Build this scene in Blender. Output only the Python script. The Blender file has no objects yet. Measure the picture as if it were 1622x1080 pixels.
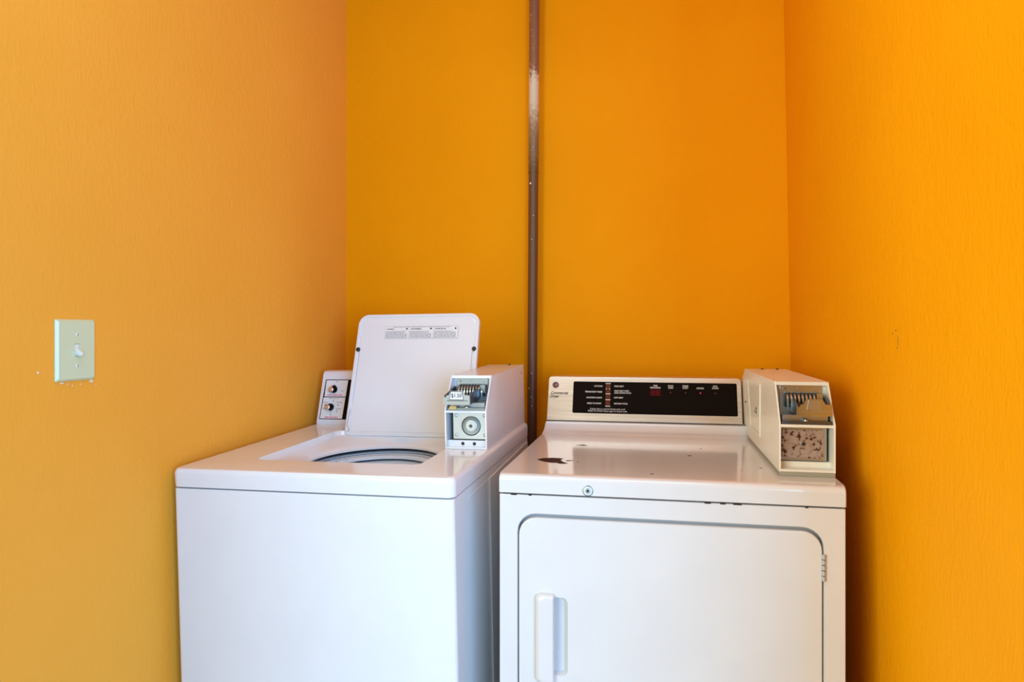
import bpy, bmesh, math, random
from mathutils import Vector, Matrix, Euler
random.seed(4)
PI = math.pi
S = bpy.context.scene
COL = S.collection

# ---------------------------------------------------------------- camera
CAMZ = 1.215
cd = bpy.data.cameras.new('camera'); cam = bpy.data.objects.new('camera', cd); COL.objects.link(cam)
cam.location = (0, 0, CAMZ)
cam.rotation_euler = (PI/2, 0, 0.1739)
cd.sensor_width = 36; cd.lens = 1015.2/1622*36
cd.shift_x = -(861.0-811)/1622; cd.shift_y = -(540-522.8)/1622
cd.clip_start = .02
S.camera = cam

# ---------------------------------------------------------------- world, light, exposure
w = bpy.data.worlds.new('sky'); S.world = w; w.use_nodes = True
bg = w.node_tree.nodes['Background']; bg.inputs[0].default_value = (.6, .75, 1.0, 1); bg.inputs[1].default_value = 0.03

def area(name, loc, target, sx, sy, power, col):
    l = bpy.data.lights.new(name, 'AREA'); l.shape = 'RECTANGLE'; l.size = sx; l.size_y = sy
    l.energy = power; l.color = col
    o = bpy.data.objects.new(name, l); COL.objects.link(o); o.location = loc
    o.rotation_euler = (Vector(target)-Vector(loc)).to_track_quat('-Z', 'Y').to_euler()
    return o
area('daylight', (1.9, -1.8, 1.4), (-.55, 1.4, .95), 2.2, 2.3, 193, (.37, .64, 1.0))       # open sky on the right
area('warm_daylight', (-2.2, -1.7, 1.45), (.2, 1.6, 1.0), 2.4, 2.3, 127, (.93, 1.0, .88))     # daylight from the left
area('overhead_fill', (-.3, .55, 2.57), (-.3, 1.0, 0), 1.1, .5, 12, (.55, .80, 1.0))  # added overhead fill for the machine tops, no fixture there

S.view_settings.view_transform = 'Standard'; S.view_settings.look = 'None'
S.view_settings.gamma = 1; S.view_settings.use_curve_mapping = False
S.view_settings.exposure = 0.0

# ---------------------------------------------------------------- materials
def mat(name, col, rough=.5, metal=0, coat=0, emit=None):
    m = bpy.data.materials.new(name); m.use_nodes = True
    b = m.node_tree.nodes['Principled BSDF']
    b.inputs['Base Color'].default_value = (*col, 1); b.inputs['Roughness'].default_value = rough
    b.inputs['Metallic'].default_value = metal; b.inputs['Coat Weight'].default_value = coat
    b.inputs['Coat Roughness'].default_value = .06
    if emit:
        b.inputs['Emission Color'].default_value = (*emit[0], 1); b.inputs['Emission Strength'].default_value = emit[1]
    return m
def nodes(m): return m.node_tree.nodes, m.node_tree.links, m.node_tree.nodes['Principled BSDF']
def coords(m, scale=(1, 1, 1)):
    n, l, b = nodes(m)
    tc = n.new('ShaderNodeTexCoord'); mp = n.new('ShaderNodeMapping'); mp.inputs['Scale'].default_value = scale
    l.new(tc.outputs['Object'], mp.inputs[0]); return mp.outputs[0]
def noise(m, vec, scale, detail=3, rough=.5):
    n, l, b = nodes(m); t = n.new('ShaderNodeTexNoise'); t.inputs['Scale'].default_value = scale
    t.inputs['Detail'].default_value = detail; t.inputs['Roughness'].default_value = rough
    l.new(vec, t.inputs['Vector']); return t.outputs[0]
def ramp(m, fac, stops):
    n, l, b = nodes(m); r = n.new('ShaderNodeValToRGB'); e = r.color_ramp.elements
    e[0].position, e[0].color = stops[0][0], (*stops[0][1], 1); e[1].position, e[1].color = stops[-1][0], (*stops[-1][1], 1)
    for p, c in stops[1:-1]:
        q = e.new(p); q.color = (*c, 1)
    l.new(fac, r.inputs[0]); return r.outputs[0]
def bump(m, h, strength, dist=.001):
    n, l, b = nodes(m); k = n.new('ShaderNodeBump'); k.inputs['Strength'].default_value = strength
    k.inputs['Distance'].default_value = dist; l.new(h, k.inputs['Height']); l.new(k.outputs[0], b.inputs['Normal']); return k

def wall_paint(name, col, col2, rough=.5, spec=.02, bmp=.55):
    m = mat(name, col, rough); n, l, b = nodes(m); b.inputs['Specular IOR Level'].default_value = spec
    v = coords(m); v2 = coords(m, (1, 1, .45))
    big = noise(m, v, 2.2, 4, .55)
    l.new(ramp(m, big, [(.3, col), (.7, col2)]), b.inputs['Base Color'])
    h1 = noise(m, v2, 150, 3, .55); h2 = noise(m, v2, 40, 2, .5)
    mx = n.new('ShaderNodeMath'); mx.operation = 'MULTIPLY_ADD'; mx.inputs[1].default_value = .9
    l.new(h2, mx.inputs[0]); l.new(h1, mx.inputs[2])
    bump(m, mx.outputs[0], bmp, .0018)
    return m
ORANGE = wall_paint('orange wall paint', (.86, .335, .003), (.90, .365, .004), .42)
LEFTLIT = wall_paint('orange wall paint paled by daylight', (.87, .39, .040), (.90, .41, .050), .5, .12, .36)  # same orange paint, the cool daylight on the left wall mixed into its colour
def enamel(name, col, rough=.16):
    m = mat(name, col, rough, coat=.25 if rough < .3 else 0); n, l, b = nodes(m)
    v = coords(m); f = noise(m, v, 6, 4, .6)
    c2 = tuple(x*.965 for x in col)
    l.new(ramp(m, f, [(.35, c2), (.65, col)]), b.inputs['Base Color'])
    bump(m, noise(m, v, 35, 2, .5), .05, .0006)
    return m
WHITE = enamel('white washer enamel', (.79, .822, .868))
CREAM = enamel('cream white dryer enamel', (.71, .705, .715))
CREAM.node_tree.nodes['Principled BSDF'].inputs['Coat Weight'].default_value = .45
WHITEBOX = enamel('white coin box enamel', (.75, .78, .83), .25)
CREAMBOX = enamel('cream coin box enamel', (.80, .76, .66), .34)
PLASTIC = mat('white tub plastic', (.64, .76, .90), .3)
CONSOLEW = mat('white console plastic', (.80, .80, .84), .3)
DARK = mat('black gap', (.012, .013, .016), .6)
BLACK = mat('black gloss panel', (.008, .005, .004), .25)
RUBBER = mat('black rubber', (.015, .015, .018), .5)
CHROME = mat('chrome', (.46, .49, .50), .25, 1.0)
STEELM = mat('brushed steel plate', (.46, .50, .51), .30, .95)
DARKST = mat('dark steel', (.13, .15, .17), .28, .9)
GALV = mat('galvanised lock face', (.50, .555, .56), .42, .5)
KNOBC = mat('warm silver knob cap', (.72, .62, .54), .35, .8)
ZINC = mat('dull zinc', (.40, .44, .44), .45, .35)
GAPSHADE = mat('grey gap shade', (.34, .36, .38), .7)  # shade of the door groove and washer seam as a grey colour
OLIVE = mat('olive grey plinth', (.33, .31, .24), .5)
CARD = mat('white card', (.80, .82, .84), .45)
INK = mat('black ink', (.02, .02, .022), .6)
GREYINK = mat('grey ink', (.24, .25, .28), .6)
PINK = mat('pink ink', (.80, .16, .30), .6)
PRINTW = mat('white print', (.62, .60, .58), .6)
REDLED = mat('red indicator', (.30, .01, .03), .3, emit=((.8, .02, .08), .25))
DIMLED = mat('unlit red indicator', (.11, .03, .03), .3)
DIGIT = mat('dark red display', (.07, .003, .005), .25)
BROWNP = mat('brown indicator strip', (.11, .036, .016), .4)
MAROON = mat('maroon emblem', (.09, .012, .02), .4)
EMBL = mat('emblem silver', (.62, .42, .40), .4)
IVORY = mat('pale green plastic', (.62, .70, .45), .32, coat=.2)
IVORY2 = mat('white toggle plastic', (.74, .78, .72), .3)
RUSTCHIP = mat('rusted chip', (.045, .018, .012), .55)
FLECK = mat('white plaster fleck', (.80, .78, .70), .7)
YELLOWT = mat('yellow tape', (.75, .55, .16), .5)
for m_ in (BLACK, INK, PRINTW, BROWNP, DIGIT, DIMLED, MAROON, RUSTCHIP): m_.node_tree.nodes['Principled BSDF'].inputs['Specular IOR Level'].default_value = .04
# steel of the dryer console: streaky brushed
DCON = mat('brushed steel console', (.80, .74, .66), .34, .9)
n, l, b = nodes(DCON); v = coords(DCON, (1, 22, 22)); f = noise(DCON, v, 5, 5, .6)
l.new(ramp(DCON, f, [(.3, (.60, .53, .45)), (.7, (.78, .70, .61))]), b.inputs['Base Color'])
bump(DCON, noise(DCON, coords(DCON, (1, 1, 1)), 16, 2), .25, .002)
# rusty plate
RUSTY = mat('rust speckled plate', (.62, .52, .46), .38, .65)
n, l, b = nodes(RUSTY); f = noise(RUSTY, coords(RUSTY, (1, 1, 1)), 120, 4, .62)
l.new(ramp(RUSTY, f, [(.41, (.09, .03, .018)), (.46, (.42, .36, .34)), (.7, (.52, .46, .43))]), b.inputs['Base Color'])
# pipe paint
PIPEM = mat('brown pipe paint', (.10, .052, .032), .42)
n, l, b = nodes(PIPEM)
tc = n.new('ShaderNodeTexCoord'); sx = n.new('ShaderNodeSeparateXYZ'); l.new(tc.outputs['Object'], sx.inputs[0])
cr = n.new('ShaderNodeValToRGB'); mr = n.new('ShaderNodeMapRange')
mr.inputs['From Min'].default_value = 1.0; mr.inputs['From Max'].default_value = 2.5
l.new(sx.outputs['Z'], mr.inputs['Value'])
nz = noise(PIPEM, coords(PIPEM), 90, 4, .7)
ad = n.new('ShaderNodeMath'); ad.operation = 'MULTIPLY_ADD'; ad.inputs[1].default_value = .12
l.new(nz, ad.inputs[0]); l.new(mr.outputs[0], ad.inputs[2]); l.new(ad.outputs[0], cr.inputs[0])
e = cr.color_ramp.elements
e[0].position = 0; e[0].color = (.075, .042, .030, 1); e[1].position = 1; e[1].color = (.22, .095, .05, 1)
for p, c in ((.10, (.115, .050, .022)), (.50, (.13, .062, .024)), (.575, (.14, .07, .028)), (.585, (.19, .12, .05)), (.64, (.24, .16, .08)), (.675, (.40, .30, .18)), (.71, (.66, .58, .44)), (.765, (.68, .60, .46)), (.79, (.25, .12, .065))):
    q = e.new(p); q.color = (*c, 1)
l.new(cr.outputs[0], b.inputs['Base Color'])
FLOORM = mat('grey concrete', (.30, .29, .28), .8)
n, l, b = nodes(FLOORM); l.new(ramp(FLOORM, noise(FLOORM, coords(FLOORM), 7, 6, .6), [(.3, (.24, .23, .22)), (.7, (.36, .35, .33))]), b.inputs['Base Color'])
CEILM = mat('orange ceiling paint', (.80, .36, .04), .7)

# ---------------------------------------------------------------- mesh builder
class MB:
    def __init__(s, *mats): s.bm = bmesh.new(); s.mats = list(mats)
    def mi(s, m):
        if m is None: return 0
        if m not in s.mats: s.mats.append(m)
        return s.mats.index(m)
    def face(s, vs, m=None):
        try:
            f = s.bm.faces.new(vs); f.material_index = s.mi(m); return f
        except ValueError: return None
    def _bev(s, vs, r, seg):
        ed = {e for v in vs for e in v.link_edges}
        ed = [e for e in ed if len(e.link_faces) == 2 and e.calc_face_angle(0) > .35]
        if ed: bmesh.ops.bevel(s.bm, geom=ed, offset=r, segments=seg, affect='EDGES', profile=.5, clamp_overlap=True)
    def box(s, a, b, m=None, bev=0, seg=2, T=None):
        P = [Vector((x, y, z)) for z in (a[2], b[2]) for y in (a[1], b[1]) for x in (a[0], b[0])]
        if T: P = [T @ p for p in P]
        v = [s.bm.verts.new(p) for p in P]
        for q in ((0, 2, 3, 1), (4, 5, 7, 6), (0, 1, 5, 4), (2, 6, 7, 3), (0, 4, 6, 2), (1, 3, 7, 5)): s.face([v[i] for i in q], m)
        if bev: s._bev(v, bev, seg)
    def prism(s, poly, ax, a, b, m=None, bev=0, seg=2, T=None):
        """poly in the two other axes (order x,y,z without ax), extruded along ax"""
        def mk(p, t):
            q = list(p); q.insert(ax, t); q = Vector(q); return T @ q if T else q
        A = [s.bm.verts.new(mk(p, a)) for p in poly]; B = [s.bm.verts.new(mk(p, b)) for p in poly]
        s.face(A[::-1], m); s.face(B, m); k = len(poly)
        for i in range(k): s.face([A[i], A[(i+1) % k], B[(i+1) % k], B[i]], m)
        if bev: s._bev(A+B, bev, seg)
    def loft(s, rings, m=None, cap0=True, cap1=True, mats=None):
        R = [[s.bm.verts.new(p) for p in r] for r in rings]; k = len(R[0])
        for j in range(len(R)-1):
            mm = mats[j] if mats else m
            for i in range(k): s.face([R[j][i], R[j][(i+1) % k], R[j+1][(i+1) % k], R[j+1][i]], mm)
        if cap0: s.face(R[0][::-1], mats[0] if mats else m)
        if cap1: s.face(R[-1], mats[-1] if mats else m)
    def lathe(s, c, ax, prof, seg=32, m=None, mats=None, cap0=True, cap1=True):
        """prof: list of (distance along ax, radius)"""
        ax = Vector(ax).normalized(); u = ax.orthogonal().normalized(); v = ax.cross(u); c = Vector(c)
        rings = [[c+ax*d+(u*math.cos(2*PI*i/seg)+v*math.sin(2*PI*i/seg))*max(r, 1e-5) for i in range(seg)] for d, r in prof]
        s.loft(rings, m, cap0, cap1, mats)
    def poly(s, pts, m=None): return s.face([s.bm.verts.new(p) for p in pts], m)
    def text(s, txt, size, T, m, align='LEFT', shear=0, bold=0, width=None, extrude=.00012):
        cu = bpy.data.curves.new('t', 'FONT'); cu.body = txt; cu.size = size; cu.align_x = align; cu.align_y = 'CENTER'
        cu.shear = shear; cu.offset = bold; cu.extrude = extrude; cu.resolution_u = 2
        o = bpy.data.objects.new('t', cu); COL.objects.link(o); bpy.context.view_layer.update()
        me = bpy.data.meshes.new_from_object(o.evaluated_get(bpy.context.evaluated_depsgraph_get()))
        COL.objects.unlink(o); bpy.data.objects.remove(o)
        xs = [q.co.x for q in me.vertices]
        sc = 1
        if width and xs: sc = width/(max(xs)-min(xs))
        i = s.mi(m); vs = [s.bm.verts.new(T @ Vector((q.co.x*sc, q.co.y, q.co.z))) for q in me.vertices]
        for p in me.polygons:
            try: f = s.bm.faces.new([vs[k] for k in p.vertices]); f.material_index = i
            except ValueError: pass
        bpy.data.meshes.remove(me)
    def build(s, name, parent=None, smooth=35, T=None, recalc=True):
        if recalc: bmesh.ops.recalc_face_normals(s.bm, faces=s.bm.faces)
        me = bpy.data.meshes.new(name); s.bm.to_mesh(me); s.bm.free()
        for m in s.mats: me.materials.append(m)
        if smooth:
            me.shade_smooth(); me.set_sharp_from_angle(angle=math.radians(smooth))
        o = bpy.data.objects.new(name, me); COL.objects.link(o)
        if smooth:
            wn = o.modifiers.new('weighted normals', 'WEIGHTED_NORMAL'); wn.keep_sharp = True; wn.weight = 80
        if parent: o.parent = parent
        if T is not None: o.matrix_local = T
        return o
def rr(u0, u1, v0, v1, r, K=6, M=6):
    """rounded rectangle, same count for every call; r may be 4 radii (u0v0, u1v0, u1v1, u0v1)"""
    if not isinstance(r, (tuple, list)): r = (r,)*4
    cs = [(u0+r[0], v0+r[0], PI, r[0]), (u1-r[1], v0+r[1], 1.5*PI, r[1]), (u1-r[2], v1-r[2], 0, r[2]), (u0+r[3], v1-r[3], .5*PI, r[3])]
    out = []
    for i, (a, b_, t, q) in enumerate(cs):
        arc = [(a+q*math.cos(t+.5*PI*k/K), b_+q*math.sin(t+.5*PI*k/K)) for k in range(K+1)]
        out += arc
        a2, b2, t2, q2 = cs[(i+1) % 4]; e0 = arc[-1]; e1 = (a2+q2*math.cos(t2), b2+q2*math.sin(t2))
        out += [(e0[0]+(e1[0]-e0[0])*k/M, e0[1]+(e1[1]-e0[1])*k/M) for k in range(1, M)]
    return out
def circ(cx, cy, r, K=6, M=6):
    out = []; n_ = 0
    for i in range(4):
        t = PI+.5*PI*i
        # corner arc covers the middle 45 degrees of each quadrant, sides the rest
        a0 = t+PI/8; out += [(cx+r*math.cos(a0+PI/4*k/K), cy+r*math.sin(a0+PI/4*k/K)) for k in range(K+1)]
        a1 = a0+PI/4; out += [(cx+r*math.cos(a1+PI/4*k/M), cy+r*math.sin(a1+PI/4*k/M)) for k in range(1, M)]
    return out
def xy(p, z): return [Vector((a, b_, z)) for a, b_ in p]
def xz(p, y): return [Vector((a, y, b_)) for a, b_ in p]
def empty(name, loc, rot=(0, 0, 0)):
    o = bpy.data.objects.new(name, None); COL.objects.link(o); o.location = loc; o.rotation_euler = rot; o.empty_display_size = .1; return o
def tag(o, label=None, cat=None, group=None, kind=None):
    for k, v_ in (('label', label), ('category', cat), ('group', group), ('kind', kind)):
        if v_: o[k] = v_
    return o

# ---------------------------------------------------------------- the setting
BY = 2.17; LX = -1.111; RX = .426; CZT = 2.6
YF = .25      # front end of the left wall
YR = .62       # front end of the right wall
def slab(name, pts, m, thick, nrm):
    mb = MB(m); a = [mb.bm.verts.new(Vector(p)) for p in pts]; b2 = [mb.bm.verts.new(Vector(p)+Vector(nrm)*thick) for p in pts]
    mb.face(a); mb.face(b2[::-1]); k = len(a)
    for i in range(k): mb.face([a[i], a[(i+1) % k], b2[(i+1) % k], b2[i]])
    return tag(mb.build(name, smooth=0), kind='structure')
def rx(z): return RX-.0185*(z-1.15)
slab('wall_left', [(LX, YF, 0), (LX, BY, 0), (LX, BY, CZT), (LX, YF, CZT)], LEFTLIT, .12, (-1, 0, 0))
slab('wall_back', [(LX-.12, BY, 0), (rx(0)+.12, BY, 0), (rx(CZT)+.12, BY, CZT), (LX-.12, BY, CZT)], ORANGE, .12, (0, 1, 0))
slab('wall_right', [(rx(0), YR, 0), (rx(0), BY, 0), (rx(CZT), BY, CZT), (rx(CZT), YR, CZT)], ORANGE, .12, (1, 0, 0))
slab('floor', [(-4, -5, 0), (4, -5, 0), (4, BY+.12, 0), (-4, BY+.12, 0)], FLOORM, .1, (0, 0, -1))
slab('ceiling', [(LX-.12, -1.1, CZT), (RX+.12, -1.1, CZT), (RX+.12, BY+.12, CZT), (LX-.12, BY+.12, CZT)], CEILM, .1, (0, 0, 1))

# flecks and scratches on the walls, real little spots of plaster and scuffing
def blob(mb, c, u, v_, a, b_, m, nrm, seed):
    rnd = random.Random(seed); k = 14; t = .0004
    ps = [Vector(c)+Vector(u)*a*math.cos(2*PI*i/k)*(1+.35*rnd.uniform(-1, 1))+Vector(v_)*b_*math.sin(2*PI*i/k)*(1+.35*rnd.uniform(-1, 1)) for i in range(k)]
    A = [mb.bm.verts.new(p) for p in ps]; B = [mb.bm.verts.new(p+Vector(nrm)*t) for p in ps]
    mb.face(B, m); mb.face(A[::-1], m)
    for i in range(k): mb.face([A[i], A[(i+1) % k], B[(i+1) % k], B[i]], m)
mb = MB(FLECK)
for i, (y_, z_, a, b_) in enumerate(((1.040, 1.114, .004, .0012), (1.052, 1.1115, .002, .001), (1.104, 1.1135, .004, .003), (.992, 1.137, .0018, .0022), (1.062, 1.108, .0012, .0012), (1.115, 1.105, .001, .001), (1.08, 1.109, .0012, .001))):
    blob(mb, (LX, y_, z_), (0, 1, 0), (0, 0, 1), a, b_, FLECK, (1, 0, 0), i)
tag(mb.build('plaster_chips', smooth=0), 'white plaster flecks on the orange wall under the light switch', 'plaster flecks', kind='stuff')

SCUFF = mat('olive scuff', (.42, .24, .01), .6)
wr = bpy.data.objects['wall_right']
for i, (y_, z_, a, b_) in enumerate(((1.262, 1.209, .0030, .0022), (1.236, 1.197, .0016, .0100), (1.244, 1.2145, .0060, .0010), (1.240, 1.184, .0020, .0022))):
    mb = MB(SCUFF); blob(mb, (rx(z_)-.0001, y_, z_), (0, 1, 0), (0, 0, 1), a, b_, SCUFF, (-1, 0, 0), i+20); mb.build('scuff_mark', wr, smooth=0)

# ---------------------------------------------------------------- pipe
pr = MB(PIPEM)
xb, xt = -.4185, -.4035
def pp(z): t = z/CZT; return Vector((xb+(xt-xb)*t, 2.128, z))
R = .0165
zs = [0, .6, 1.05, 1.3, 1.6, 1.745, 1.7452, 1.748, 1.7482, 1.85, 2.1, 2.35, CZT]
rs = [R]*6+[R*1.07, R*1.07]+[R*1.04]*5
rings = [[pp(z)+Vector((r_*math.cos(2*PI*i/28), r_*math.sin(2*PI*i/28), 0)) for i in range(28)] for z, r_ in zip(zs, rs)]
pr.loft(rings)
rnd = random.Random(9)
for i, (z_, dx) in enumerate([(1.708, -.007), (1.07, .0), (1.02, -.008), (.99, 0), (.96, .002), (1.60, .004), (1.52, -.002)]):
    c = pp(z_)+Vector((dx, -math.sqrt(R*R*1.08-dx*dx), 0)); s_ = .0035 if i == 0 else .0016
    pr.lathe(c, (dx, -R, 0), [(-.001, s_), (.0006, s_), (.0011, s_*.5)], 8, FLECK)
for i in range(26):
    z_ = rnd.uniform(1.76, 2.33); a = rnd.uniform(-.011, .011)
    c = pp(z_)+Vector((a, -math.sqrt(R*R*1.1-a*a), 0)); s_ = rnd.uniform(.0006, .0014)
    pr.lathe(c, (a, -R, 0), [(-.001, s_), (.0006, s_)], 6, FLECK)
tag(pr.build('wall_pipe'), 'tall brown painted pipe with a bare cream patch on the orange back wall', 'pipe')

# ---------------------------------------------------------------- light switch
sw = empty('light_switch', (LX, 1.0665, 1.1765))
tag(sw, 'pale green wall switch with white toggle on the left orange wall', 'light switch')
mb = MB(IVORY)
def yz(p, x): return [Vector((x, a, b_)) for a, b_ in p]
h, k = .0425, .0592
mb.loft([yz(rr(-h, h, -k, k, .002), .0002), yz(rr(-h, h, -k, k, .002), .002), yz(rr(-h+.004, h-.004, -k+.004, k-.004, .003), .0065),
         yz(rr(-.0052, .0052, -.0125, .0125, .0008), .0065), yz(rr(-.0052, .0052, -.0125, .0125, .0008), .003)])
mb.build('plate', sw)
mb = MB(IVORY2)
T = Matrix.Translation((.004, 0, -.0015)) @ Matrix.Rotation(math.radians(30), 4, 'Y')
mb.loft([[T @ p for p in yz(rr(-.0046, .0046, -.0052, .0052, .001), -.002)], [T @ p for p in yz(rr(-.0042, .0042, -.0048, .0048, .0015), .006)],
         [T @ p for p in yz(rr(-.0038, .0038, -.0042, .0042, .002), .0145)], [T @ p for p in yz(rr(-.0025, .0025, -.003, .003, .0018), .0165)]])
mb.box((.0045, -.0047, -.0115), (.0055, .0047, .0115), IVORY2)
mb.build('toggle', sw)
for z_ in (.0302, -.0302):
    mb = MB(IVORY2, INK); mb.lathe((.0055, 0, z_), (1, 0, 0), [(0, .0033), (.0014, .0033), (.0024, .002)], 16)
    mb.box((.0077, -.0004, z_-.0024), (.0081, .0004, z_+.0024), INK, T=Matrix.Translation((0, 0, 0)))
    mb.build('screw', sw)

# ---------------------------------------------------------------- coin boxes
def coin_box(loc, rot, name_label, wallm, depth, rear_chamfer, slide_y, slide_x, price, lower, plinth, parent_T=None):
    root = empty('coin_box', loc, rot)
    SLM, PLM = (ZINC, ZINC) if price else (CHROME, STEELM)
    tag(root, name_label, 'coin box')
    Wd, Hh, sh, run = .110, .182, .098, .056
    z0 = .009 if plinth else 0
    if rear_chamfer:
        prof = [(0, 0), (.435, 0), (.478, .008), (.50, .022), (depth, .022), (depth, .140), (depth-.085, Hh), (run, Hh), (0, sh)]
    else:
        prof = [(0, 0), (depth, 0), (depth, Hh), (run, Hh), (0, sh)]
    prof = [(a, b_+z0) for a, b_ in prof]
    mb = MB(wallm); t = .0034
    mb.prism(prof, 0, 0, t, bev=.0009, seg=2); mb.prism(prof, 0, Wd-t, Wd, bev=.0009, seg=2)
    yb = .085
    # solid rear part between the side sheets
    pr2 = [(yb, z0+.0005)]+[p for p in prof if p[0] > yb and p[1] < z0+Hh-.0001]+([(depth, z0+Hh-.0004)] if not rear_chamfer else [(depth-.085, z0+Hh-.0004)])+[(yb, z0+Hh-.0004)]
    mb.prism(pr2, 0, t, Wd-t)
    mb.box((t, run, z0+Hh-.004), (Wd-t, yb, z0+Hh-.0002))                  # top sheet
    mb.box((t, run-.003, z0+Hh-.0075), (Wd-t, run+.001, z0+Hh-.0002), bev=.0008)   # lip
    mb.box((t, .0004, z0+.0003), (Wd-t, yb, z0+.005), bev=.0008)           # bottom sheet
    mb.box((t, .0004, z0+sh-.006), (Wd-t, yb, z0+sh-.0006), bev=.0008)     # shelf
    # inner white flange round the upper opening
    for (x0, x1, za, zb) in ((t, .0125, sh, Hh-.004), (.0975, Wd-t, sh, Hh-.004), (.0125, .0975, .172, Hh-.004)):
        mb.box((x0, .066, z0+za), (x1, .069, z0+zb))
    mb.build('housing', root)
    # chrome back plate with its rounded corners
    mb = MB(PLM, INK)
    mb.loft([xz(rr(.012, .098, z0+sh+.002, z0+.175, .006), .0655), xz(rr(.012, .098, z0+sh+.002, z0+.175, .006), .0625), xz(rr(.0135, .0965, z0+sh+.003, z0+.1735, .005), .0615)])
    for x_ in (.020, .052, .086): mb.lathe((x_, .0617, z0+.166), (0, -1, 0), [(0, .0026), (.0012, .0024), (.0014, .0012)], 12, PLM)
    mb.lathe((.0235, .0617, z0+.1665), (0, -1, 0), [(0, .0015), (.0004, .0015)], 8, INK)
    mb.build('chute_plate', root)
    # comb of coin slots
    mb = MB(DARK)
    mb.box((.022, .048, z0+.128), (.089, .0614, z0+.157), DARK)
    for i in range(9):
        x_ = .0232+i*.0077
        arc = [(.0610, z0+.160)]+[(.058-.019*math.sin(a), z0+.137+.022*math.cos(a)) for a in [PI/2*q/6 for q in range(7)]]+[(.039, z0+.128), (.0610, z0+.128)]
        mb.prism(arc, 0, x_, x_+.0033, STEELM)
    for zz in (.134, .1475): mb.box((.0225, .0405 if zz < .14 else .047, z0+zz), (.0885, .0614, z0+zz+.0022), DARKST)
    mb.box((.083, .040, z0+.138), (.0955, .060, z0+.158), DARKST if price else STEELM, bev=.001)
    mb.build('coin_slots', root)
    # bed the slide runs on
    mb = MB(DARKST)
    mb.box((.006, .006, z0+sh-.0004), (.104, .061, z0+sh+.006), DARKST, bev=.001)
    mb.box((.010, .020, z0+sh+.006), (.100, .061, z0+sh+.017), PLM, bev=.002)
    mb.lathe((.055, .012, z0+sh+.006), (0, 0, 1), [(0, .006), (.003, .006), (.0045, .004)], 16, STEELM)
    if price: mb.box((.012, .004, z0+sh+.002), (.030, .0056, z0+sh+.0105), YELLOWT)
    mb.build('slide_bed', root)
    # the coin slide
    sl = MB(SLM); X, Y = slide_x, slide_y; zb = z0+.1165
    plate = [(0, 0), (.0685, 0), (.0685, .0235), (.056, .0245), (.0505, .0345), (.0195, .0345), (.0135, .0235), (.0085, .0235), (.0062, .0185), (.0030, .0175), (.0028, .0215), (0, .0205)]
    sl.prism([(X+a, zb+b_) for a, b_ in plate], 1, Y, Y+.0035, SLM, bev=.0007, seg=1)
    for xa in (X+.0645, X+.0005):
        sl.prism([(Y+.003, zb), (.058, zb+.003), (.058, zb+.034), (.052, zb+.0375), (Y+.003, zb+.022)], 0, xa, xa+.0036, DARKST, bev=.0006, seg=1)
    sl.box((X+.004, Y+.003, zb+.001), (X+.0645, .055, zb+.0045), SLM)
    for i in range(22):                                              # knurled row
        xx = X+.010+i*.0025; sl.box((xx, Y-.0008, zb+.0093), (xx+.0011, Y+.0002, zb+.0112), INK if price else CHROME)
    slo = sl.build('coin_slide', root)
    if price:
        c = MB(CARD, INK); y1 = Y-.0004
        c.prism([(X+a, zb+b_) for a, b_ in ((.0155, .0125), (.0535, .0125), (.0490, .0335), (.0200, .0335))], 1, y1, Y, INK)
        c.prism([(X+a, zb+b_) for a, b_ in ((.0170, .0137), (.0520, .0137), (.0480, .0323), (.0210, .0323))], 1, y1-.0003, y1, CARD)
        c.text('$1.50', .0135, Matrix.Translation((X+.0345, y1-.0005, zb+.0228)) @ Matrix.Rotation(PI/2, 4, 'X'), INK, 'CENTER', bold=.0001, width=.0265)
        tag(c.build('price_card', slo, smooth=0), 'white price card reading $1.50')
    else:
        g = MB(CHROME); g.prism([(X+.020, zb+.0135), (X+.0475, zb+.0135), (X+.0455, zb+.0325), (X+.0235, zb+.0325)], 1, Y-.0025, Y+.0002, STEELM, bev=.0015, seg=2); g.build('card_holder', slo)
    # lower lock compartment
    if lower == 'lock':
        mb = MB(GALV, DARK)
        mb.box((.0185, .012, z0+.024), (.1062, .016, z0+.0915), GALV, bev=.0008)
        mb.box((.0185, .016, z0+.006), (.1062, .020, z0+.0918), DARK)
        mb.build('vault_face', root)
        mb = MB(STEELM, DARK); c = (.0660, .012, z0+.0575)
        mb.lathe(c, (0, -1, 0), [(0, .0250), (.0015, .0250), (.0020, .0235), (.0004, .0225), (.0002, .0165), (.0025, .0160), (.0035, .0145), (.0038, .0120)], 40, STEELM,
                 mats=[DARKST, DARKST, DARKST, DARKST, GALV, GALV, GALV, GALV], cap0=False)
        mb.lathe((c[0], .012-.0038, c[2]), (0, -1, 0), [(0, .0048), (.0004, .0048), (.0004, .0030)], 24, DARKST)
        mb.lathe((c[0], .012-.0040, c[2]), (0, -1, 0), [(0, .0030), (.0007, .0028)], 16, DARK)
        mb.build('vault_lock', root)
        for (x_, z_) in ((.0268, .0835), (.0268, .0345), (.1015, .0835), (.1015, .0345)):
            mb = MB(STEELM); mb.lathe((x_, .0122, z0+z_), (0, -1, 0), [(0, .0048), (.0012, .0046), (.0024, .0034), (.0029, .0015)], 20, GALV); mb.build('rivet', root)
        for x_ in (.043, .0735):
            mb = MB(DARK); mb.lathe((x_, .0119, z0+.0120), (0, -1, 0), [(0, .0045), (.0010, .0040), (.0012, .001)], 12, DARK); mb.build('vent_hole', root)
        mb = MB(wallm); mb.box((t, .0118, z0+.0045), (Wd-t, .0160, z0+.0205), wallm, bev=.0006); mb.build('lower_lip', root)
    else:
        mb = MB(STEELM)
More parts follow.
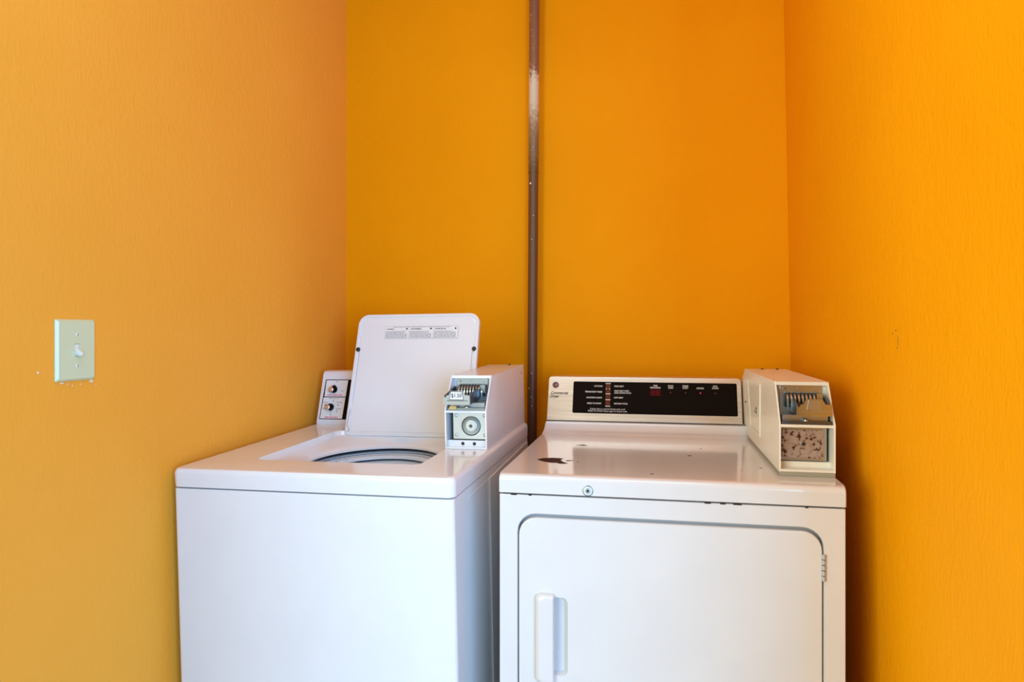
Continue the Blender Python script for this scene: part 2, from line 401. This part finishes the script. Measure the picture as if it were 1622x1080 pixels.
        mb.loft([xz(rr(.0075, .1005, z0+.018, z0+.0915, .003), .040), xz(rr(.0075, .1005, z0+.018, z0+.0915, .003), .032), xz(rr(.0090, .0985, z0+.0195, z0+.0900, .002), .031)])
        mb.build('vault_frame', root)
        mb = MB(RUSTY)
        mb.loft([xz(rr(.0105, .0925, z0+.024, z0+.0835, .003), .031), xz(rr(.0105, .0925, z0+.024, z0+.0835, .003), .028), xz(rr(.0120, .0910, z0+.0255, z0+.0820, .002), .0272)])
        mb.build('vault_face', root)
        mb = MB(STEELM, DARK)
        mb.lathe((.0535, .0272, z0+.054), (0, -1, 0), [(0, .0060), (.0018, .0056), (.0018, .0040)], 24, STEELM)
        mb.lathe((.0535, .0254, z0+.054), (0, -1, 0), [(0, .0040), (.0003, .0040)], 16, DARK)
        mb.build('vault_lock', root)
        mb = MB(wallm); mb.box((t, .0270, z0+.0045), (Wd-t, .045, z0+.0165), wallm, bev=.001); mb.build('lower_lip', root)
        # access door on the left side, with its frame bead and lock
        mb = MB(wallm); fr = [(.462, .160), (.243, .160), (.243, .031), (.400, .031)]
        fr = [(a, b_+z0) for a, b_ in fr]; inn = [(.448, z0+.1535), (.251, z0+.1535), (.251, z0+.0375), (.394, z0+.0375)]
        rings = [[Vector((x_, a, b_)) for a, b_ in q] for x_, q in ((.0002, fr), (-.0024, fr), (-.0024, inn), (.0001, inn))]
        mb.loft(rings, cap0=False, cap1=False)
        mb.prism([(.446, z0+.152), (.253, z0+.152), (.253, z0+.039), (.393, z0+.039)], 0, -.0007, .0003)
        d_ = mb.build('access_door', root, smooth=0)
        mb = MB(DARK, CHROME); mb.lathe((-.0007, .302, z0+.089), (-1, 0, 0), [(0, .0085), (.0008, .0085), (.0008, .006)], 20, DARK)
        mb.lathe((-.0013, .299, z0+.088), (-1, 0, 0), [(0, .0052), (.003, .0050), (.0034, .004)], 16, CHROME); tag(mb.build('lock_cylinder', d_), 'small chrome lock on the side door')
        mb = MB(DARKST); mb.lathe((0, .500, z0+.089), (-1, 0, 0), [(0, .0038), (.001, .0034), (.0016, .002)], 14, RUSTCHIP); mb.build('screw', root)
    for (x_, y_) in (((.045, depth-.10), (.085, depth-.10)) if rear_chamfer else ((.068, depth-.010),)):
        mb = MB(RUSTCHIP if rear_chamfer else DARK); mb.lathe((x_, y_, z0+Hh), (0, 0, 1), [(-.0004, .0042), (.0018, .004), (.0022, .002)], 14); mb.build('screw', root)
    if plinth:
        mb = MB(OLIVE); mb.prism([(.0005, 0), (.430, 0), (.462, .0050), (.462, .0088), (.0005, .0088)], 0, .0005, Wd-.0005, OLIVE, bev=.0008); mb.build('plinth', root)
    else:
        mb = MB(CHROME); mb.lathe((Wd, .378, z0+.160), (1, 0, 0), [(0, .0042), (.0012, .004), (.002, .002)], 14); mb.build('screw', root)
        for y_, z_ in ((.012, .036), (.395, .09), (.38, .135)):
            mb = MB(CARD); mb.lathe((Wd, y_, z0+z_), (1, 0, 0), [(0, .0011), (.0004, .0011)], 8); mb.build('paint_speck', root)
    return root

# ---------------------------------------------------------------- washer
WROT = (.0263, -.0117, -.0264); WO = Vector((-1.08187, 1.32171, .0004)); WH = .8993
WM = Matrix.Translation(WO) @ Euler(WROT).to_matrix().to_4x4()
ws = empty('washing_machine', WO, WROT)
tag(ws, 'white top-loading washing machine with its lid open against the left wall', 'washing machine')
WW, WD = .678, .700
# body
mb = MB(WHITE, DARK)
z1 = WH-.0465; z0b = .035
mb.loft([xy(rr(.004, WW-.004, .004, WD-.004, .010), z0b), xy(rr(.0015, WW-.0015, .0015, WD-.002, .010), z0b+.006), xy(rr(.0015, WW-.0015, .0015, WD-.002, .010), z1), xy(rr(.007, WW-.007, .007, WD-.006, .010), z1+.0006), xy(rr(.014, WW-.014, .014, WD-.012, .010), z1+.0004), xy(rr(.014, WW-.014, .014, WD-.012, .010), z0b+.02)], cap1=False)
# raised rear part of the right side panel beside the embossed field
x_ = WW-.0015
mb.prism([(.262, .07), (WD-.02, .07), (WD-.02, z1-.012), (.262, z1-.020)], 0, x_-.001, x_+.0035, WHITE, bev=.0022, seg=2)
mb.prism([(.100, z1-.0235), (.255, z1-.0235), (.255, z1-.0215), (.100, z1-.0215)], 0, x_-.0005, x_+.0012, WHITE, bev=.0006, seg=1)
mb.loft([xy(rr(.009, WW-.009, .009, WD-.010, .010), z) for z in (z1-.001, z1+.0030)]+[xy(rr(.013, WW-.013, .013, WD-.014, .010), z) for z in (z1+.0030, z1-.001)], GAPSHADE, cap0=False, cap1=False)  # seam under the top, its shade painted grey
mb.build('cabinet', ws)
for fx, fy in ((.05, .05), (WW-.05, .05), (.05, WD-.05), (WW-.05, WD-.05)):
    wz = (WM @ Vector((fx, fy, 0))).z
    mb = MB(RUBBER); mb.lathe((fx, fy, -wz+.0005), (0, 0, 1), [(0, .022), (.012, .020), (.014, .009), (.040+wz, .009)], 20, RUBBER); mb.build('foot', ws)
# top with the lid well and the round tub opening
zt = WH; CXc, CYc = .352, .298
mb = MB(WHITE)
mb.loft([xy(rr(.006, WW-.006, .006, WD-.006, .014), zt-.0445), xy(rr(.0, WW, .0, WD, .016), zt-.0425), xy(rr(-.001, WW+.001, -.001, WD, .016), zt-.012), xy(rr(.0005, WW-.0005, .0005, WD-.001, .016), zt-.006),
         xy(rr(.0035, WW-.0035, .004, WD-.004, .014), zt-.0018), xy(rr(.009, WW-.008, .011, WD-.008, .012), zt),
         xy(rr(.138, .560, .104, .498, (.022, .022, .03, .03)), zt), xy(rr(.1395, .5585, .1055, .4965, (.021, .021, .03, .03)), zt-.0015), xy(rr(.143, .555, .109, .492, (.02, .02, .03, .03)), zt-.0120),
         xy(rr(.150, .548, .114, .486, (.04, .04, .06, .06)), zt-.0175), xy(circ(CXc, CYc, .190), zt-.0300), xy(circ(CXc, CYc, .180), zt-.0360), xy(circ(CXc, CYc, .1755), zt-.0400), xy(circ(CXc, CYc, .1755), zt-.0450), xy(circ(CXc, CYc, .182), zt-.0455)], cap0=False, cap1=False)
mb.build('top_panel', ws)
# tub collar, gaps and basket
mb = MB(DARK); mb.lathe((CXc, CYc, 0), (0, 0, 1), [(zt-.0450, .1835), (zt-.0458, .205), (zt-.0575, .205), (zt-.0575, .176)], 72, DARK, cap0=False, cap1=False); mb.build('tub_gap', ws)
mb = MB(PLASTIC)
mb.lathe((CXc, CYc, 0), (0, 0, 1), [(zt-.056, .204), (zt-.0545, .190), (zt-.0560, .182), (zt-.0600, .176), (zt-.0615, .170), (zt-.0605, .162), (zt-.0610, .154), (zt-.0650, .1482), (zt-.0690, .1470)], 72, PLASTIC, cap0=False, cap1=False)
for a in (2.55, 2.75, 3.6):                                       # moulded ribs
    T = Matrix.Translation((CXc, CYc, zt-.0615)) @ Matrix.Rotation(a, 4, 'Z'); mb.box((.150, -.0015, .0005), (.176, .0015, .0045), PLASTIC, bev=.0008, T=T)
mb.build('tub_collar', ws)
mb = MB(DARK); mb.lathe((CXc, CYc, 0), (0, 0, 1), [(zt-.0690, .1472), (zt-.0692, .175), (zt-.080, .175), (zt-.080, .150)], 64, DARK, cap0=False, cap1=False); mb.build('collar_gap', ws)
mb = MB(PLASTIC, STEELM)
mb.lathe((CXc, CYc, 0), (0, 0, 1), [(zt-.0755, .172), (zt-.0745, .158), (zt-.0755, .150), (zt-.0790, .1430), (zt-.0840, .1405), (zt-.0860, .1405), (zt-.0862, .146), (zt-.0880, .146), (zt-.0882, .1400), (zt-.118, .138), (zt-.125, .145), (zt-.14, .19), (.35, .19), (.32, .18), (.32, .02)], 64, PLASTIC,
         cap0=False, cap1=False)
mb.build('basket', ws)
mb = MB(PLASTIC)
mb.lathe((CXc, CYc, 0), (0, 0, 1), [(.325, .15), (.34, .14), (.37, .075), (.42, .055), (.68, .045), (.71, .040), (.72, .015)], 32)
for i in range(4):
    T = Matrix.Translation((CXc, CYc, .34)) @ Matrix.Rotation(i*PI/2+.4, 4, 'Z'); mb.prism([(.04, .0), (.145, 0), (.13, .03), (.055, .16)], 1, -.006, .006, bev=.003, T=T)
mb.build('agitator', ws)
# lid: leans back on its hinge, underside to the front
A = Vector((0, .485, .887)); B = Vector((0, .60, 1.243)); ev = (B-A).normalized(); en = Vector((1, 0, 0)).cross(ev)   # en points to the back/down
if en.y < 0: en = -en
LT = Matrix(((1, 0, en.x, 0), (0, ev.y, en.y, A.y), (0, ev.z, en.z, A.z), (0, 0, 0, 1)))   # local x, v, depth to the back
hg = empty('lid', (0, 0, 0)); bpy.data.objects.remove(hg)
def lidring(u0, u1, v0, v1, r, d): return [LT @ Vector((a, b_, d)) for a, b_ in rr(u0, u1, v0, v1, r)]
mb = MB(WHITE)
l0, l1, vt = .163, .5575, .3770
mb.loft([lidring(l0+.003, l1-.003, .003, vt-.003, (.016, .016, .030, .030), .0160), lidring(l0, l1, 0, vt, (.018, .018, .032, .032), .0125), lidring(l0, l1, 0, vt, (.018, .018, .032, .032), .0022),
         lidring(l0+.0020, l1-.0020, .002, vt-.002, (.017, .017, .031, .031), 0), lidring(l0+.0085, l1-.0085, .0075, vt-.0085, (.012, .012, .026, .026), 0), lidring(l0+.010, l1-.010, .009, vt-.0100, (.012, .012, .025, .025), .0028), lidring(l0+.0125, l1-.0125, .0115, vt-.0125, (.012, .012, .024, .024), .0029), lidring(l0+.0145, l1-.0145, .0135, vt-.0145, (.012, .012, .024, .024), .0012)])
lid = mb.build('lid', ws)
for bx in (.1735, .5475):
    mb = MB(RUBBER); mb.lathe(LT @ Vector((bx, .264, .002)), -en, [(0, .0068), (.0045, .0064), (.0062, .0045)], 20, RUBBER); tag(mb.build('bumper', lid), 'black rubber bumper')
mb = MB(GREYINK)                                                 # hinge spring showing at the lower left
def tube(mb, pts, r, m, seg=6):
    for p, q in zip(pts, pts[1:]):
        d = (q-p); mb.lathe(p, d, [(0, r), (d.length, r)], seg, m)
tube(mb, [LT @ Vector((a, b_, -.0008)) for a, b_ in ((.1735, .078), (.1705, .050), (.1695, .028), (.1775, .020), (.1775, .014), (.1690, .0115))], .0006, GREYINK)
mb.build('hinge_wire', lid); mb = MB(GREYINK)
tube(mb, [LT @ Vector((a, b_, -.0008)) for a, b_ in ((.5440, .262), (.5425, .250), (.5425, .06))], .0004, GREYINK)
mb.build('hinge_wire', lid); mb = MB(GREYINK)
tube(mb, [LT @ Vector((a, b_, -.0008)) for a, b_ in ((.1790, .262), (.1795, .250), (.1780, .10))], .0003, GREYINK)
mb.build('hinge_wire', lid)
mb = MB(CARD, GREYINK, INK)                                      # label with its three columns of print
def LTt(x, v, d=-.0012): return LT @ Matrix.Translation((x, v, d)) @ Matrix.Scale(-1, 4, (0, 0, 1))
lx0, lx1, lv0, lv1 = .2560, .4930, .2980, .3370
def lbox(mb, a0, a1, b0, b1, d0, d1, m): mb.box((a0, b0, d0), (a1, b1, d1), m, T=LT)
lbox(mb, lx0, lx1, lv0, lv1, .0003, .0012, GREYINK); lbox(mb, lx0+.0006, lx1-.0006, lv0+.0006, lv1-.0006, .0001, .0003, CARD)
mb.text('IMPORTANT SAFETY INSTRUCTIONS - INSTRUCTIONS IMPORTANTES - INSTRUCCIONES IMPORTANTES DE SEGURIDAD', .0030, LTt((lx0+lx1)/2, lv1-.0028, 0), INK, 'CENTER', width=.185)
rnd = random.Random(3)
body = ['Do not put articles soiled with oil in machine', 'Keep lid closed while the tub is turning', 'Do not allow children to play on or in it', 'Wait until all moving parts have stopped', 'before reaching into the washer tub', 'Read all operating instructions before use']
for i, hd in enumerate(('WARNING', 'AVERTISSEMENT', 'ADVERTENCIA')):
    c0 = lx0+.003+i*.0785
    if i: lbox(mb, c0-.0030, c0-.0026, lv0+.001, lv1-.005, -.0001, .0001, GREYINK)
    mb.text(hd, .0048, LTt(c0+.002, lv1-.0090, 0), INK, bold=.00015, width=.024 if i == 0 else .036)
    mb.lathe(LT @ Vector((c0+.068, lv1-.0080, .0001)), -en, [(0, .0028), (.0002, .0028)], 12, INK)
    for k_ in range(6):
        mb.text(body[(k_+i) % 6], .0036, LTt(c0, lv0+.0225-k_*.0037, 0), GREYINK, bold=.00012, width=.070-(.02*rnd.random() if k_ < 2 else 0))
mb.build('warning_label', lid, smooth=0)
# console behind the lid
mb = MB(CONSOLEW)
prof = [(.6000, WH), (.5990, WH+.006), (.6010, WH+.010), (.6455, 1.0450), (.6475, 1.0530), (.6530, 1.0605), (.6610, 1.0640), (.690, 1.0640), (.699, 1.056), (.699, WH)]
mb.prism(prof, 0, .0055, .552, CONSOLEW, bev=.0035, seg=3)
con = mb.build('control_console', ws)
CA = Vector((0, .60, .899)); CB = Vector((0, .648, 1.058)); cv = (CB-CA).normalized(); cn = Vector((1, 0, 0)).cross(cv)
if cn.y > 0: cn = -cn                                              # towards the front
CT = Matrix(((1, 0, cn.x, 0), (0, cv.y, cn.y, CA.y), (0, cv.z, cn.z, CA.z), (0, 0, 0, 1)))
mb = MB(BLACK, CARD)
mb.prism([(.0135, .0150), (.1060, .0150), (.1085, .1435), (.0200, .1435)], 2, -.0040, .0030, BLACK, T=CT)
mb.prism([(.0218, .0878), (.0965, .0878), (.0988, .1412), (.0228, .1412)], 2, .0028, .0034, CARD, T=CT)
mb.prism([(.0160, .0172), (.0930, .0172), (.0962, .0852), (.0200, .0852)], 2, .0028, .0034, CARD, T=CT)
def ct(x, v, d=.0036): return CT @ Matrix.Translation((x, v, d))
mb.text('WASH TEMPERATURE', .0050, ct(.0570, .0925), PINK, 'CENTER', bold=.0003, width=.054)
mb.text('FABRIC SELECTION', .0050, ct(.0545, .0212), PINK, 'CENTER', bold=.0003, width=.044)
for tx, x_, v_, wd in (('WARM', .0600, .1365, .009), ('HOT', .0350, .1050, .007), ('COLD', .0820, .1060, .010), ('FABRIC SELECTOR', .0560, .0815, .036), ('NORMAL', .0290, .0690, .018), ('PERM PRESS', .0770, .0690, .019), ('KNITS', .0255, .0480, .010), ('DELICATE', .0770, .0480, .017), ('OFF', .0510, .0370, .006)):
    mb.text(tx, .0034, ct(x_, v_), INK, 'CENTER', width=wd)
for x_, v_ in ((.0737, .0618), (.0724, .0407), (.0560, .0740), (.0520, .0300)):
    mb.box((x_-.0018, v_-.0024, .0033), (x_+.0016, v_+.0016, .0037), GREYINK, T=CT)
mb.build('control_panel', con, smooth=0)
for (x_, v_, ang) in ((.0500, .1110, 1.0), (.0455, .0535, 2.7)):
    mb = MB(BLACK, STEELM); o_ = CT @ Vector((x_+.003, v_, .0034))
    mb.lathe(o_, cn, [(0, .0118), (.006, .0112), (.010, .0095)], 28, BLACK)
    T = CT @ Matrix.Translation((x_+.003, v_, .010)) @ Matrix.Rotation(ang, 4, 'Z')
    mb.prism([(-.010, -.0045), (.010, -.0030), (.0145, 0), (.010, .0030), (-.010, .0045), (-.0118, 0)], 2, -.001, .008, BLACK, bev=.001, T=T)
    mb.lathe(CT @ Vector((x_-.0005, v_-.0015, .010)), cn, [(0, .0090), (.008, .0084), (.0098, .0062)], 24, KNOBC)
    mb.build('control_knob', con)
# coin box on the washer: stands on the machine, its own thing
cb1 = coin_box(WM @ Vector((.5580, .2785, WH+.0003)), WROT, 'white coin box with a $1.50 price card, standing on the washing machine', WHITEBOX, .412, False, -.030, .0085, True, 'lock', False)

# ---------------------------------------------------------------- dryer
DX0, DX1, DY0, DT = -.326, .360, 1.312, .9135
dr = empty('tumble_dryer', ((DX0+DX1)/2, DY0+.34, 0))
tag(dr, 'white front-loading dryer with a black control panel beside the right wall', 'dryer')
DI = Matrix.Translation((-(DX0+DX1)/2, -(DY0+.34), 0))
def dbuild(mb, name, parent=None, smooth=35):
    if parent is None: o = mb.build(name, dr, smooth, T=DI); return o
    return mb.build(name, parent, smooth)
mb = MB(CREAM, DARK)
zs0, zs1 = .035, DT-.0420
OUT = lambda i, y: xz(rr(DX0+.001+i, DX1-.001-i, zs0+i, zs1-i, .002), y)
hx0, hx1, hz0, hz1 = -.2865, .3195, .240, .8335
HR = (.035, .035, .040, .040)
def H(i, y, it=None): it = i if it is None else it; return xz(rr(hx0+i, hx1-i, hz0+i, hz1-it, tuple(max(.004, q-i) for q in HR)), y)
yb_ = DY0+.68
mb.loft([OUT(.0, yb_), OUT(0, DY0+.003), OUT(.0012, DY0+.0005), OUT(.0025, DY0), H(-.0005, DY0), H(.0003, DY0+.0012, .0010), H(.0010, DY0+.0080, .0012), H(.0012, DY0+.014), H(.0014, DY0+.0142)], mats=[CREAM]*7+[GAPSHADE])  # groove floor round the door coloured grey for its shade
mb.box((DX0+.008, DY0+.006, zs1-.002), (DX1-.008, yb_-.01, zs1+.0035), DARK)
# a few rust nicks along the seam under the top
for i, (x_, wd) in enumerate(((.095, .012), (.125, .010), (.150, .016), (-.30, .012), (-.262, .006), (.285, .005))):
    mb.box((x_, DY0-.0006, zs1-.0016), (x_+wd, DY0+.002, zs1+.0004), RUSTCHIP)
dbuild(mb, 'cabinet')
for fx, fy in ((DX0+.05, DY0+.06), (DX1-.05, DY0+.06), (DX0+.05, yb_-.06), (DX1-.05, yb_-.06)):
    mb = MB(RUBBER); mb.lathe((fx, fy, .0003), (0, 0, 1), [(0, .020), (.010, .018), (.012, .009), (.040, .009)], 16, RUBBER); dbuild(mb, 'foot')
# door
mb = MB(CREAM)
def Dr(i, y, it=None):
    it = i if it is None else it
    return xz(rr(hx0+i, hx1-i, hz0+i, hz1-it, tuple(max(.004, q-i) for q in HR)), y)
px0, px1, pz0, pz1 = -.2350, -.1795, .500, .6620
mb.loft([Dr(.0030, DY0+.0130, .0085), Dr(.0030, DY0+.0045, .0085), Dr(.0034, DY0+.0015, .0090), Dr(.0044, DY0-.0004, .0105), Dr(.0060, DY0-.0010, .0125),
         xz(rr(px0, px1, pz0, pz1, (.006, .012, .012, .006)), DY0-.0010), xz(rr(px0+.0008, px1-.0012, pz0+.001, pz1-.001, (.006, .012, .012, .006)), DY0+.0004), xz(rr(px0+.0015, px1-.009, pz0+.004, pz1-.006, .008), DY0+.0125)])
door = dbuild(mb, 'door')
mb = MB(CREAM)
gx0, gx1, gz0, gz1 = -.2475, -.2075, .4850, .6700
def G(i, y, j=0): return xz(rr(gx0+i, gx1-j, gz0+i*.7, gz1-i*.7, (.012, .003, .005, .012)), y)
mb.loft([G(0, DY0-.0008), G(.0004, DY0-.006), G(.0030, DY0-.0105, .0003), G(.0070, DY0-.0135, .0015), G(.012, DY0-.0150, .004)])
mb.build('handle', door)
for zc in (.757, .33):                                          # hinges with knuckles
    mb = MB(STEELM)
    for k_ in range(5):
        za = zc-.026+k_*.0105; mb.lathe((.3185, DY0-.0012, za), (0, 0, 1), [(0, .0028), (.0008, .0040), (.0090, .0040), (.0098, .0028)], 14, GALV)
    mb.box((.3165, DY0-.0005, zc-.024), (.3205, DY0+.006, zc+.024), DARKST)
    tag(dbuild(mb, 'hinge'), 'steel knuckle hinge')
# top
mb = MB(CREAM)
prof = [(DY0+.002, DT-.0402), (DY0-.0010, DT-.0385), (DY0-.0012, DT-.0140), (DY0, DT-.0080), (DY0+.0030, DT-.0035), (DY0+.008, DT-.0010), (DY0+.016, DT), (1.828, DT), (1.850, DT+.0015), (1.868, DT+.0060), (1.880, DT+.0135), (1.887, DT+.0230), (1.8895, DT+.0275), (1.8930, DT+.0290), (2.00, DT+.0290), (2.00, DT-.0402)]
n0 = len(mb.bm.verts)
mb.prism(prof, 0, DX0, DX1, CREAM)
eds = [e_ for e_ in mb.bm.edges if len(e_.link_faces) == 2 and any(abs(f.normal.x) > .9 or len(f.verts) > 6 for f in e_.link_faces)]
bmesh.ops.bevel(mb.bm, geom=eds, offset=.0032, segments=3, affect='EDGES', profile=.5, clamp_overlap=True)
def chip(c, a, b_, seed): blob(mb, (c[0], c[1], DT-.0001), (1, 0, 0), (0, 1, 0), a, b_, RUSTCHIP, (0, 0, 1), seed)
# worn-through patches of enamel
def shape(pts, m=RUSTCHIP):
    A_ = [mb.bm.verts.new((x, y, DT-.0001)) for x, y in pts]; B_ = [mb.bm.verts.new((x, y, DT+.0003)) for x, y in pts]
    mb.face(B_, m)
    for i in range(len(A_)): mb.face([A_[i], A_[(i+1) % len(A_)], B_[(i+1) % len(A_)], B_[i]], m)
shape([(-.274, 1.470), (-.262, 1.488), (-.240, 1.494), (-.222, 1.493), (-.214, 1.487), (-.219, 1.474), (-.214, 1.460), (-.206, 1.447), (-.197, 1.440), (-.203, 1.432), (-.216, 1.432), (-.222, 1.440), (-.238, 1.440), (-.252, 1.447), (-.265, 1.458)])
shape([(-.207, 1.468), (-.197, 1.474), (-.188, 1.472), (-.194, 1.468), (-.201, 1.462)])
shape([(-.206, 1.670), (-.196, 1.676), (-.187, 1.683), (-.182, 1.673), (-.176, 1.667), (-.188, 1.665), (-.198, 1.667)])
for c, a, b_, sd in (((.079, 1.576), .005, .0045, 1), ((.112, 1.674), .002, .003, 2), ((-.008, 1.363), .0038, .0030, 3), ((-.176, 1.455), .0018, .0022, 4), ((.225, 1.46), .003, .002, 5), ((.180, 1.43), .0015, .001, 6), ((.06, 1.50), .001, .001, 7)): chip(c, a, b_, sd)
top = dbuild(mb, 'top_panel')
mb = MB(STEELM, DARK)
c = (-.138, DY0-.001, .8855)
mb.lathe(c, (0, -1, 0), [(0, .0108), (.0012, .0108), (.0016, .0095), (.0010, .0086), (.0010, .0066), (.0030, .0064), (.0034, .0056)], 32, STEELM, mats=[GALV, DARKST, GALV, CARD, GALV, GALV, GALV])
mb.lathe((c[0], c[1]-.0034, c[2]), (0, -1, 0), [(0, .0030), (.0003, .0030), (.0003, .0018)], 20, DARKST)
mb.box((c[0]-.0006, c[1]-.0042, c[2]+.001), (c[0]+.0006, c[1]-.0036, c[2]+.0045), DARK)
tag(dbuild(mb, 'lock'), 'round steel key lock')
# console
fA = Vector((0, 1.91, .9435)); fe = Vector((0, .045, .1315)).normalized(); fn = Vector((0, -fe.z, fe.y))
FT = Matrix(((1, 0, fn.x, 0), (0, fe.y, fn.y, fA.y), (0, fe.z, fn.z, fA.z), (0, 0, 0, 1)))
cx0, cx1 = -.3270, .2455
mb = MB(DCON, CREAM)
def F(i, d, v0=0., vt_=.1375, rt=.010): return [FT @ Vector((a, b_, d)) for a, b_ in rr(cx0+i, cx1-i, v0+i, vt_-i, (.002, .002, rt, rt))]
def Yb(i, y): return [Vector((p.x, y, p.z)) for p in F(i, 0)]
mb.loft([Yb(.002, 2.012), Yb(0, 2.008), F(0, -.004), F(.0008, -.0012), F(.003, 0)])
ccon = dbuild(mb, 'control_console')
mb = MB(DARK); mb.prism([(1.900, .9424), (2.0, .9424), (2.0, .9440), (1.912, .9440)], 0, cx0+.003, cx1-.003, DARK); mb.build('console_seam', ccon)
mb = MB(BLACK)
mb.loft([[FT @ Vector((a, b_, d)) for a, b_ in rr(-.2490+i, .2325-i, .0235+i, .1212-i, .0045)] for i, d in ((0, -.001), (0, .0005), (.0006, .0010))])
pan = dbuild(mb, 'control_panel')
def ft(x, v, d=.0011): return FT @ Matrix.Translation((x, v, d))
LEG = (('COTTONS', -.1853, -.1602, .1070), ('PERMANENT PRESS', -.2120, -.1610, .0892), ('SYNTHETIC KNITS', -.2077, -.1610, .0712), ('PRESS TO START', -.2055, -.1620, .0537),
                       ('HIGH HEAT', -.1245, -.0965, .1073), ('HIGH HEAT WITH', -.1245, -.0804, .0930), ('COOL DOWN CYCLE', -.1245, -.0745, .0868), ('LOW HEAT', -.1245, -.0975, .0722), ('SECOND CYCLE', -.1242, -.0845, .0541),
                       ('If dryer door is opened during cycle, push', -.1955, -.0914, .0372), ('PRESS TO START button again to resume cycle.', -.2020, -.0845, .0306))
for nm, sel in (('fabric_legend', LEG[:4]), ('heat_legend', LEG[4:9]), ('instruction_print', LEG[9:])):
  mb = MB(PRINTW)
  for tx, x0_, x1_, v_ in sel:
    mb.text(tx, .0060 if v_ > .05 else .0062, ft(x0_, v_), PRINTW, bold=.0002 if v_ > .05 else .00008, width=x1_-x0_)
  mb.build(nm, pan, smooth=0)
STA = (('TIME', -.0025, .1108, .0125), ('REMAINING', -.0025, .1047, .0305), ('DOOR', .0423, .1108, .0155), ('OPEN', .0423, .1046, .0150), ('PRESS', .0853, .1110, .0165), ('START', .0853, .1048, .0165), ('DRYING', .1281, .1048, .0205), ('COOL', .1710, .1115, .0135), ('DOWN', .1712, .1054, .0180))
for sel in (STA[:2], STA[2:4], STA[4:6], STA[6:7], STA[7:]):
  mb = MB(PRINTW)
  for tx, xc, v_, wd in sel:
    mb.text(tx, .0062, ft(xc, v_), PRINTW, 'CENTER', bold=.0002, width=wd)
  mb.build('status_legend', pan, smooth=0)
mb = MB(BROWNP, CARD)
mb.box((-.1500, .0440, .0009), (-.1360, .1165, .0016), BROWNP, T=FT)
for v_ in (.1155, .0835, .0655, .0455): mb.box((-.1512 if v_ > .11 else -.1505, v_-.0010, .0014), (-.1352, v_+.0012, .0019), PRINTW, T=FT)
for x_ in (-.1485, -.1385): mb.box((x_-.001, .097, .0014), (x_+.001, .101, .0017), PRINTW, T=FT)
mb.build('cycle_scale', pan, smooth=0)
mb = MB(DIGIT); mb.box((-.0175, .0800, .0008), (.0135, .0985, .0013), DIGIT, T=FT)
SEG7 = [(0, .0062, .0070), (0, 0, .0070), (0, -.0062, .0070)]
for xc in (-.0090, .0045):
    for sx0, sx1, sv0, sv1 in ((-.003, .003, .0058, .0068), (-.003, .003, -.0005, .0005), (-.003, .003, -.0068, -.0058), (-.0038, -.0028, .0008, .0060), (.0028, .0038, .0008, .0060), (-.0038, -.0028, -.0060, -.0008), (.0028, .0038, -.0060, -.0008)):
        mb.box((xc+sx0, .0892+sv0, .0012), (xc+sx1, .0892+sv1, .0016), DIMLED, T=FT)
mb.build('time_display', pan, smooth=0)
for x_, lit in ((.0418, 0), (.0858, 0), (.1286, 1), (.1706, 0)):
    mb = MB(REDLED if lit else DIMLED); mb.lathe(FT @ Vector((x_, .0905, .0009)), fn, [(0, .0026), (.0008, .0024), (.0014, .0012)], 14)
    o_ = mb.build('indicator_light', pan)
    if lit: tag(o_, 'lit red indicator under DRYING')
# maker's emblem and script
mb = MB(MAROON, EMBL)
ec = (-.3038, .1092)
mb.lathe(FT @ Vector((ec[0], ec[1], -.0005)), fn, [(0, .0100), (.0012, .0100), (.0014, .0096)], 36, MAROON)
ring = lambda r0, r1, a0, a1, cx_, cy_: [(cx_+r1*math.cos(a0+(a1-a0)*i/14), cy_+r1*math.sin(a0+(a1-a0)*i/14)) for i in range(15)]+[(cx_+r0*math.cos(a1-(a1-a0)*i/14), cy_+r0*math.sin(a1-(a1-a0)*i/14)) for i in range(15)]
def strip(r0, r1, a0, a1, cx_=0, cy_=0, m=EMBL):
    n_ = 16
    for i in range(n_):
        ta, tb = a0+(a1-a0)*i/n_, a0+(a1-a0)*(i+1)/n_
        mb.poly([FT @ Vector((ec[0]+cx_+r*math.cos(t), ec[1]+cy_+r*math.sin(t), .0011)) for r, t in ((r0, ta), (r1, ta), (r1, tb), (r0, tb))], m)
strip(.0080, .0088, 0, 2*PI)
for k_ in range(4):                                               # curls inside the rim
    a = k_*PI/2+.5; strip(.0011, .0017, a-2.2, a+1.4, .0068*math.cos(a), .0068*math.sin(a))
mb.text('GE', .0105, ft(ec[0], ec[1], .0010), EMBL, 'CENTER', shear=.25, bold=.0001, width=.0105)
mb.text('Commercial', .0125, ft(-.3185, .0842, .0003), INK, shear=.25, bold=.00025, width=.054)
mb.text('Dryer', .0125, ft(-.3190, .0735, .0003), INK, shear=.25, bold=.00025, width=.027)
tag(mb.build('emblem', ccon, smooth=0), 'dark round emblem above italic lettering')
# coin box on the dryer
cb2 = coin_box((.2505, 1.390, DT+.0003), (0, 0, 0), 'cream coin box with a rusty lower plate, standing on the dryer', CREAMBOX, .600, True, -.006, .0330, False, 'rust', True)
